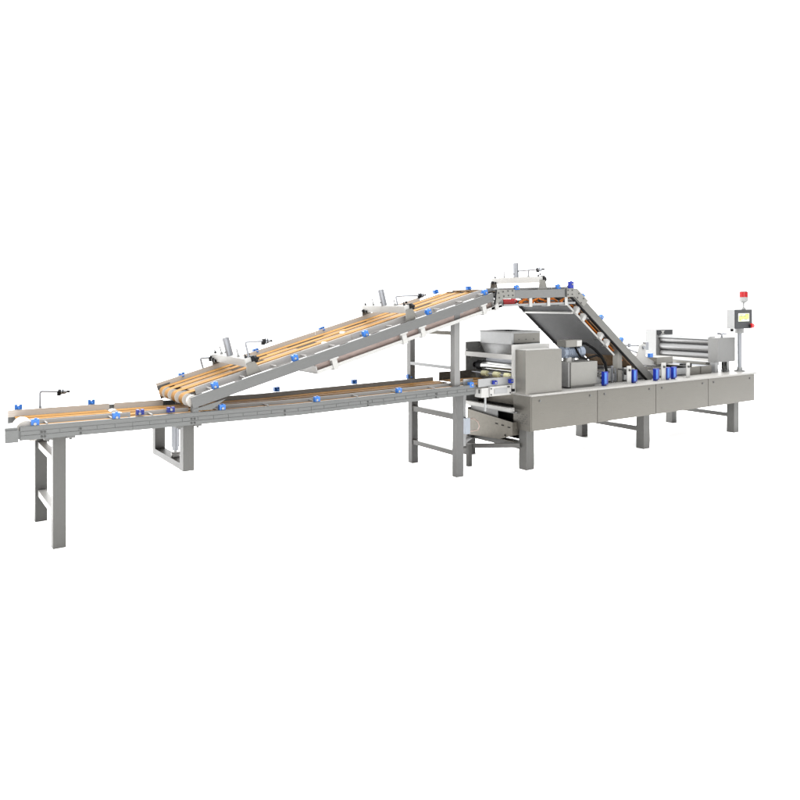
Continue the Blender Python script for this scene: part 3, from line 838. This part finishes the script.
# ------------------------------------------------------------------ feed conveyor lying on the base
FC = thing('feed_conveyor', 'low feed belt with pale rollers lying along the base top', 'conveyor', (8.2, 6.2, .818))
for yy in (5.80, 6.46):
    b = MB(); b.box(6.74, 9.20, yy, yy + .012, .842, .925, .002)
    for x in (6.9, 7.6, 8.3, 9.0):
        b.box(x - .03, x + .03, yy - .002, yy + .03, .819, .845, .002)
    b.build('side_rail', 'guide', FC)
MB().box(6.80, 9.25, 5.83, 6.44, .895, .903, .002).build('belt', 'pale', FC)
for x in (6.78, 7.05, 7.4, 7.7, 8.6, 9.22):
    b = MB(); b.cyl((x, 5.815, .90), (x, 6.458, .90), .026, 20); b.build('roller', 'zinc', FC)
for (x, y, z, r_) in ((6.86, 5.79, .93, .025), (6.95, 5.79, .89, .018), (7.02, 5.78, .96, .016), (7.37, 5.78, .93, .030), (7.45, 5.78, .90, .02)):
    b = MB(); b.cyl((x, y - .03, z), (x, y + .01, z), r_, 18, bev=.003); b.build('gear_wheel', 'bolt', FC)
b = MB(); b.box(6.95, 7.20, 5.86, 6.4, .95, .965, .002); b.box(7.34, 7.48, 5.78, 5.80, .84, .99, .002); b.box(6.98, 7.10, 5.772, 5.79, .845, 1.0, .002); b.build('machine_plate', 'guide', FC)
for i in range(9):
    b = MB() if i == 0 else b
    b.cyl((7.10, 5.76, .84 + i * .022), (7.10, 5.775, .84 + i * .022), .014, 12); b.cyl((7.16, 5.76, .84 + i * .018), (7.16, 5.775, .84 + i * .018), .009, 10)
b.build('valve_row', 'zinc', FC)
# pale swing arm with tray, feeding the sheeter
b = MB(); b.prism([(7.72, 1.02), (7.78, 1.0), (8.13, .965), (8.15, 1.0), (7.92, 1.10), (7.93, 1.25), (7.86, 1.27), (7.80, 1.24)], 'y', 5.90, 5.912, .002)
b.build('swing_arm', 'white', FC)
b = MB(); b.cyl((7.55, 5.93, 1.252), (7.95, 5.93, 1.235), .012, 14); b.cyl((7.63, 5.93, 1.225), (7.63, 5.93, 1.275), .02, 14); b.cyl((7.875, 5.88, 1.215), (7.875, 5.90, 1.215), .022, 16); b.box(7.94, 8.0, 5.91, 5.96, 1.18, 1.28, .006)
b.bar((7.62, 5.93, 1.20), (7.82, 5.93, 1.14), .02, .018)
b.build('arm_linkage', 'zinc', FC)
b = MB(); b.box(7.965, 8.03, 5.865, 5.90, 1.085, 1.135, .006); b.build('arm_clamp', 'blue', FC)
b = MB(); b.box(8.10, 8.44, 5.86, 6.42, .985, 1.078, .006); b.build('tray_housing', 'cover', FC)
b = MB(); b.box(8.45, 8.56, 5.80, 6.4, .925, .96, .002); b.box(8.50, 8.70, 5.75, 5.80, .93, .985, .003); b.build('roller_guard', 'black', FC)
b = MB(); b.box(8.70, 9.20, 5.782, 5.792, .8185, .93, .002); b.box(8.95, 8.97, 5.776, 5.7815, .83, .93, 0); b.build('side_cover', 'panel', FC)

# upright brackets and blue clamps on the table edge
def upright(label, x, w, z1):
    o = MB().box(x - w / 2, x + w / 2, 5.615, 5.627, .8185, z1, .003)
    t = thing('upright_bracket', label, 'bracket', (x, 5.62, .8185), 0, 'upright brackets on the table edge')
    o.build('bracket_plate', 'white', t)
    b = MB(); b.cyl((x, 5.616, z1 - .05), (x, 5.60, z1 - .05), .014, 14); b.cyl((x, 5.626, z1 - .05), (x, 5.78, z1 - .05), .009, 12); b.build('bracket_pin', 'bolt', t)
    b = MB(); b.box(x - w / 2, x + w / 2, 5.6275, 5.68, .8185, .827, .002); b.build('bracket_foot', 'white', t)
upright('pale upright bracket just right of the descending conveyor post', 7.23, .075, 1.03)
upright('pale upright bracket between two dark blue clamp blocks', 7.905, .085, 1.035)
upright('pale upright bracket below the rollers, nearest the control panel', 8.42, .07, 1.012)


def blue_block(label, x, h):
    t = thing('clamp_block', label, 'clamp block', (x, 5.62, .8185), 0, 'dark blue clamp blocks on the table edge')
    b = MB(); b.box(x - .035, x + .035, 5.60, 5.64, .835, .835 + h, .006); b.box(x - .02, x + .02, 5.61, 5.65, .8185, .836, .003); b.build('block_body', 'dblue', t)
    b = MB(); b.box(x - .030, x + .005, 5.597, 5.601, .845, .825 + h, .002); b.build('block_face', 'blue', t)
blue_block('dark blue clamp block beside the hanging black motor cable', 6.79, .15)
blue_block('dark blue clamp block left of the foot of the descending conveyor', 7.325, .145)
blue_block('dark blue clamp block right of the foot of the descending conveyor', 7.755, .135)
blue_block('dark blue clamp block tight against the right of a pale bracket', 7.985, .14)
blue_block('dark blue clamp block standing rightmost in its row', 8.115, .14)

# ------------------------------------------------------------------ control panel
CP = thing('control_panel', 'operator panel with lit touchscreen and red signal lamp on a post', 'control panel', (9.80, 5.72, .818))
b = MB(); b.cyl((9.825, 5.74, .8185), (9.825, 5.74, .836), .075, 32, bev=.004); b.cyl((9.825, 5.74, .836), (9.825, 5.74, .875), .042, 28, bev=.003); b.build('post_base', 'guide', CP)
MB().cyl((9.825, 5.74, .875), (9.825, 5.74, 1.36), .030, 28).build('post', 'zinc', CP)
b = MB(); b.cyl((9.82, 5.74, 1.355), (9.82, 5.74, 1.425), .062, 28, bev=.008); b.build('post_head', 'box', CP)
b = MB(); b.box(9.515, 9.915, 5.632, 5.75, 1.426, 1.695, .014); bo = b.build('panel_box', 'box', CP)
b = MB(); b.box(9.52, 9.93, 5.612, 5.631, 1.428, 1.697, .010); fz = b.build('front_bezel', 'bezel', bo)
b = MB(); b.box(9.575, 9.845, 5.608, 5.6125, 1.530, 1.642, .002); sc_ = b.build('touchscreen', 'screen', fz)
b = MB(); b.box(9.655, 9.835, 5.606, 5.6078, 1.562, 1.61, 0); b.box(9.583, 9.65, 5.606, 5.6078, 1.538, 1.61, 0); b.box(9.735, 9.835, 5.606, 5.6078, 1.6105, 1.635, 0); b.box(9.60, 9.70, 5.606, 5.6078, 1.618, 1.63, 0)
b.build('screen_field', 'screeng', fz)
b = MB()
for (x, z, w) in ((9.62, 1.600, .05), (9.70, 1.600, .06), (9.60, 1.553, .03), (9.66, 1.553, .02), (9.72, 1.553, .07), (9.78, 1.625, .03)):
    b.box(x, x + w, 5.6045, 5.6058, z, z + .008, 0)
b.build('screen_text', 'screend', fz)
b = MB(); b.cyl((9.86, 5.615, 1.462), (9.86, 5.595, 1.462), .022, 20); eb_ = b.build('stop_collar', 'black', fz)
b = MB(); b.cyl((9.895, 5.611, 1.466), (9.895, 5.575, 1.466), .032, 24, bev=.006); b.build('emergency_stop', 'red', fz)
MB().cyl((9.60, 5.72, 1.425), (9.60, 5.72, 1.385), .022, 16).build('cable_gland', 'black', bo)
b = MB(); b.cyl((9.93, 5.74, 1.695), (9.93, 5.74, 1.72), .03, 20, bev=.003); b.cyl((9.93, 5.74, 1.72), (9.93, 5.74, 1.785), .012, 14)
b.cyl((9.93, 5.74, 1.785), (9.93, 5.74, 1.81), .03, 24, r1=.058); b.cyl((9.93, 5.74, 1.81), (9.93, 5.74, 1.868), .06, 28, bev=.003)
sg = b.build('signal_lamp', 'box', CP)
b = MB(); b.cyl((9.93, 5.74, 1.868), (9.93, 5.74, 1.945), .058, 28, bev=.008); b.build('lamp_lens', 'redlens', sg)
b = MB(); b.cyl((9.93, 5.74, 1.945), (9.93, 5.74, 1.955), .05, 28, bev=.003); b.build('lamp_cap', 'box', sg)
